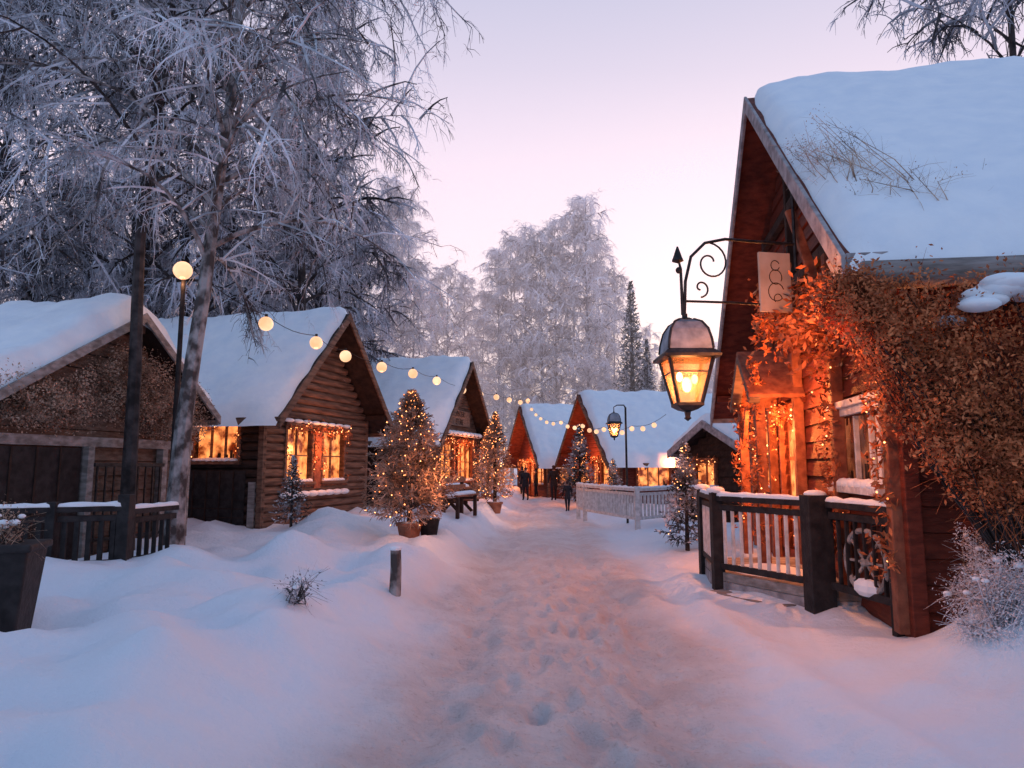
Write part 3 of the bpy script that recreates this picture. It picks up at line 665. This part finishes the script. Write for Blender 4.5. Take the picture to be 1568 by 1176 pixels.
put(brush('bin_twigs',[(0,0,1.0,.2,.2,.15)],500,M_brush,3,.018,24,[(0,0,.8)],.006,4,.2),'dry_plant',bn)
mb=MB();mb.tube([(0,0,-.1),(0.01,0,.3),(0,0.01,.52)],[.075,.068,.065],9,M_birch);mb.ball((0,0,.53),.08,M_snow,9,5,(1,1,.4));mb.obj('wooden_post',None,False,gp(-1.42,8.5,0))
put(brush('small_plant',[(0,0,.16,.1,.1,.07)],260,M_frostM,9,.018,16,[(0,0,0)],.005,4,.2),'small_plant',None,gp(-2.05,6.7,0))
# ---------------------------------------------------------------- christmas trees
T1=conifer('lit_fir',2.6,1.15,5,M_needWarm,330,13,.02,.055,.06,.95,belly=.35)
T2=conifer('lit_fir_b',3.0,.85,6,M_needWarm,230,10,.026,.07,.06,.9,belly=.2,lr=.018)
T3=conifer('snowy_spruce',1.45,.42,8,M_needD,120,8,.02,0,.06,.9,snow=.14)
T4=conifer('dark_fir',2.1,.55,9,M_needD,150,10,.024,.03,.05,.8,snow=.05)
def xmas(name,me_,x,y,pot=True,s=1,lt=0):
    e=empty(name,gp(x,y,0),random.random()*6);put(me_,'foliage',e,(0,0,.25 if pot else 0),0,s)
    if pot:
        mb=MB();mb.lathe([(0,0),(.17,0),(.23,.3),(.26,.3),(.26,.36),(.21,.36),(.2,.3),(0,.3)],14,M_pot);mb.ball((0,0,.32),.2,M_snow,10,5,(1,1,.3));mb.obj('pot',e)
    if lt:
        e.rotation_euler=(0,0,0);plight('tree_glow',e,(.6,-.8,1.2),lt,(1,.36,.13),.25)
xmas('christmas_tree',T1,-1.95,13.2,lt=32);xmas('christmas_tree',T2,-.55,22.3,lt=44)
mb=MB();mb.lathe([(0,0),(.15,0),(.2,.3),(.22,.34),(.17,.34),(0,.3)],12,M_black);mb.obj('flower_pot',None,True,gp(-1.6,13.4,0))
xmas('snowy_spruce_tree',T3,-4.55,14.3,False);xmas('lit_spruce_tree',T4,3.5,13.9,False,1.02,6)
xmas('lit_spruce_tree',T4,2.95,30,False,1.7,0);xmas('lit_spruce_tree',T4,3.6,24.5,True,.8,6)
for x,y,s,l_ in((3.2,38,1.1,0),(-.95,27,.9,30)): xmas('christmas_tree',T2,x,y,True,s,l_)
bh=empty('wooden_bench',gp(-1.35,18.0,0),math.radians(75));mb=MB();sn=MB()
for x in(-.7,.7):
    mb.bx(x-.05,x+.05,-.22,-.14,-.1,.45,M_side);mb.bx(x-.05,x+.05,.16,.24,-.1,.95,M_side);mb.bx(x-.04,x+.04,-.2,.2,.34,.4,M_side)
for y in(-.18,-.04,.1):mb.bx(-.85,.85,y-.055,y+.055,.45,.49,M_trim)
for z in(.62,.8):mb.bx(-.85,.85,.14,.17,z,z+.12,M_trim)
for i in range(9):sn.ball((-.7+.175*i,-.03,.5),.17,M_snow,8,5,(1,1.1,.45))
mb.obj('bench_frame',bh,bevel=.006);sn.obj('bench_snow',bh,smooth=True)
tb=empty('picnic_table',gp(-1.75,20.0,0),math.radians(78));mb=MB();sn=MB()
for y in(-.3,-.1,.1,.3):mb.bx(-.8,.8,y-.09,y+.09,.72,.76,M_trim)
for x in(-.6,.6):mb.beam((x,-.5,0),(x,.2,.72),.08,.08,M_side);mb.beam((x+.081,.5,0),(x+.081,-.2,.72),.08,.08,M_side)
for y in(-.65,.65):mb.bx(-.8,.8,y-.12,y+.12,.42,.46,M_trim)
mb.bx(-.66,-.58,-.65,.65,.34,.41,M_side);mb.bx(.58,.66,-.65,.65,.34,.41,M_side)
for i in range(8):sn.ball((-.65+.19*i,0,.78),.25,M_snow,8,5,(1,1.4,.4))
mb.obj('table_frame',tb);sn.obj('table_snow',tb,smooth=True)
wf=empty('white_fence');mb=MB();sn=MB()
P_=[V((2.3,24.0,.1)),V((2.38,22.6,.1)),V((3.4,18.8,.1)),V((4.7,20.2,.1)),V((6.0,20.3,.1))]
for i,(n_) in enumerate((7,20,10,8)): rail(P_[i],P_[i+1],M_white,M_white,1.02,.25,n_,.07,0,sn,mb)
for p in P_:post(p,.13,1.2,M_white,mb)
mb.obj('pickets',wf);sn.obj('fence_snow',wf,smooth=True)
# ---------------------------------------------------------------- people
def person(name,loc,rot,h,coat,legs,hat,st=.07):
    J=[];E_2=[]
    def j(p,r_,par=None):
        J.append((p,r_));i=len(J)-1
        if par is not None:E_2.append((par,i))
        return i
    pel=j((0,0,.52),.078);ab=j((0,.0,.62),.075,pel);ch=j((0,.0,.74),.088,ab);nk=j((0,.0,.835),.034,ch);hd=j((0,.008,.885),.048,nk);tp=j((0,.004,.95),.05,hd)
    for sx in(-1,1):
        hp=j((sx*.055,0,.49),.06,pel);kn=j((sx*.06,sx*st*.7+.01,.28),.042,hp);an=j((sx*.06,sx*st*1.3-.02*(sx<0),.05+(.02 if sx<0 else 0)),.028,kn);j((sx*.065,sx*st*1.3+.07,.022),.024,an)
        s_=j((sx*.105,0,.79),.043,ch);el=j((sx*.135,-sx*st*.4-.01,.635),.033,s_);wr=j((sx*.14,-sx*st*.9+.03,.5),.022,el);pm=j((sx*.14,-sx*st*1.0+.035,.465),.02,wr)
        for k_ in range(4): 
            f1=j((sx*(.14-.004),-sx*st+.02+k_*.011,.44),.006,pm);j((sx*(.135),-sx*st+.022+k_*.01,.415+.004*abs(k_-1)),.005,f1)
        j((sx*.125,-sx*st+.06,.45),.006,pm)
    me=bpy.data.meshes.new(name+'_m');me.from_pydata([tuple(V(p)*h) for p,_ in J],E_2,[])
    o=bpy.data.objects.new(name,me);S.collection.objects.link(o)
    m=o.modifiers.new('s','SKIN');m.use_smooth_shade=True
    for i,(p,r_) in enumerate(J): me.skin_vertices[0].data[i].radius=(r_*h,r_*h*(.72 if i in(0,1,2) else 1))
    me.skin_vertices[0].data[0].use_root=True
    m=o.modifiers.new('d','SUBSURF');m.levels=m.render_levels=1
    dg=bpy.context.evaluated_depsgraph_get();nm=bpy.data.meshes.new_from_object(o.evaluated_get(dg))
    o.modifiers.clear();o.data=nm;nm.materials.clear()
    for q in(coat,legs,M_skin,hat):nm.materials.append(q)
    for p in nm.polygons:
        z=p.center.z/h;x=abs(p.center.x)/h;p.use_smooth=True
        p.material_index=3 if z>.925 or (z>.86 and p.center.y<0) else 2 if z>.845 else (2 if (x>.12 and z<.485) else (1 if z<.44 else 0))
    b=MB();hh=h
    b.lathe([(.098*hh,.40*hh),(.09*hh,.52*hh),(.085*hh,.6*hh)],14,coat);c=b.obj('coat_skirt',o,True);c.scale=(1,.8,1)
    b=MB();b.ball((0,.055*hh,.895*hh),.011*hh,M_skin);b.ball((0,0,.955*hh),.052*hh,hat,12,7,(1,1,.8))
    for sx in(-1,1): b.ball((sx*.05*hh,.0,.895*hh),.011*hh,M_skin,6,4,(.5,1,1.5));b.ball((sx*.018*hh,.05*hh,.905*hh),.005*hh,M_ink,6,4)
    b.obj('hat_and_face',o,True)
    o.location=loc;o.rotation_euler=(0,0,rot)
person('walking_person',gp(2.15,35.5,.0),0.1,1.82,M_coat,M_jean,M_hat)
person('standing_person',gp(.72,36.5,.0),2.8,1.75,M_coat,M_jean,M_hat,.02)
person('standing_person',gp(.6,40,.0),.4,1.65,M_coat2,M_jean,M_hat,.03)
person('walking_child',gp(2.25,28.0,.0),.2,1.25,M_coat,M_jean,M_hat)
person('standing_person',gp(1.4,40,.0),1.4,1.7,M_coat2,M_jean,M_hat,.03)
# ---------------------------------------------------------------- world + sun + camera
W=bpy.data.worlds.new('World');S.world=W;W.use_nodes=True;N=W.node_tree.nodes;L=W.node_tree.links;N.clear()
out=N.new('ShaderNodeOutputWorld');b1=N.new('ShaderNodeBackground');b2=N.new('ShaderNodeBackground');ad=N.new('ShaderNodeAddShader')
sky=N.new('ShaderNodeTexSky');sky.sky_type='NISHITA';sky.sun_disc=False;sky.sun_elevation=math.radians(4);sky.sun_rotation=math.radians(20)
L.new(sky.outputs[0],b1.inputs[0]);b1.inputs[1].default_value=.05
tc=N.new('ShaderNodeTexCoord');sx=N.new('ShaderNodeSeparateXYZ');L.new(tc.outputs['Generated'],sx.inputs[0])
def ramp(stops):
    r=N.new('ShaderNodeValToRGB');cr=r.color_ramp
    cr.elements[0].position=stops[0][0];cr.elements[0].color=(*stops[0][1],1);cr.elements[1].position=stops[-1][0];cr.elements[1].color=(*stops[-1][1],1)
    for p,c in stops[1:-1]:
        e=cr.elements.new(p);e.color=(*c,1)
    L.new(sx.outputs['Z'],r.inputs[0]);return r
rf=ramp([(0,(1.0,.74,.67)),(.12,(1.0,.80,.79)),(.26,(1.0,.79,.86)),(.42,(.86,.70,.83)),(.6,(.58,.55,.72)),(1,(.25,.39,.70))])
rb_=ramp([(0,(.50,.53,.73)),(.3,(.36,.46,.70)),(1,(.25,.39,.70))])
mr=N.new('ShaderNodeMapRange');mr.inputs[1].default_value=-.3;mr.inputs[2].default_value=.7;L.new(sx.outputs['Y'],mr.inputs[0])
mxw=N.new('ShaderNodeMixRGB');L.new(mr.outputs[0],mxw.inputs[0]);L.new(rb_.outputs[0],mxw.inputs[1]);L.new(rf.outputs[0],mxw.inputs[2])
L.new(mxw.outputs[0],b2.inputs[0]);b2.inputs[1].default_value=1.0
L.new(b1.outputs[0],ad.inputs[0]);L.new(b2.outputs[0],ad.inputs[1]);L.new(ad.outputs[0],out.inputs[0])
sd=bpy.data.lights.new('low_sun','SUN');sd.energy=.35;sd.angle=math.radians(12);sd.color=(1,.66,.6)
so=bpy.data.objects.new('low_sun',sd);S.collection.objects.link(so);so.rotation_euler=(math.radians(80),0,math.radians(180-20))
cam=bpy.data.cameras.new('camera');co=bpy.data.objects.new('camera',cam);S.collection.objects.link(co);S.camera=co
cam.sensor_width=36;cam.lens=24;cam.clip_end=2000;co.location=(0,0,1.75);co.rotation_euler=(math.radians(96.9),0,0)
S.view_settings.view_transform='Standard';S.view_settings.look='None'
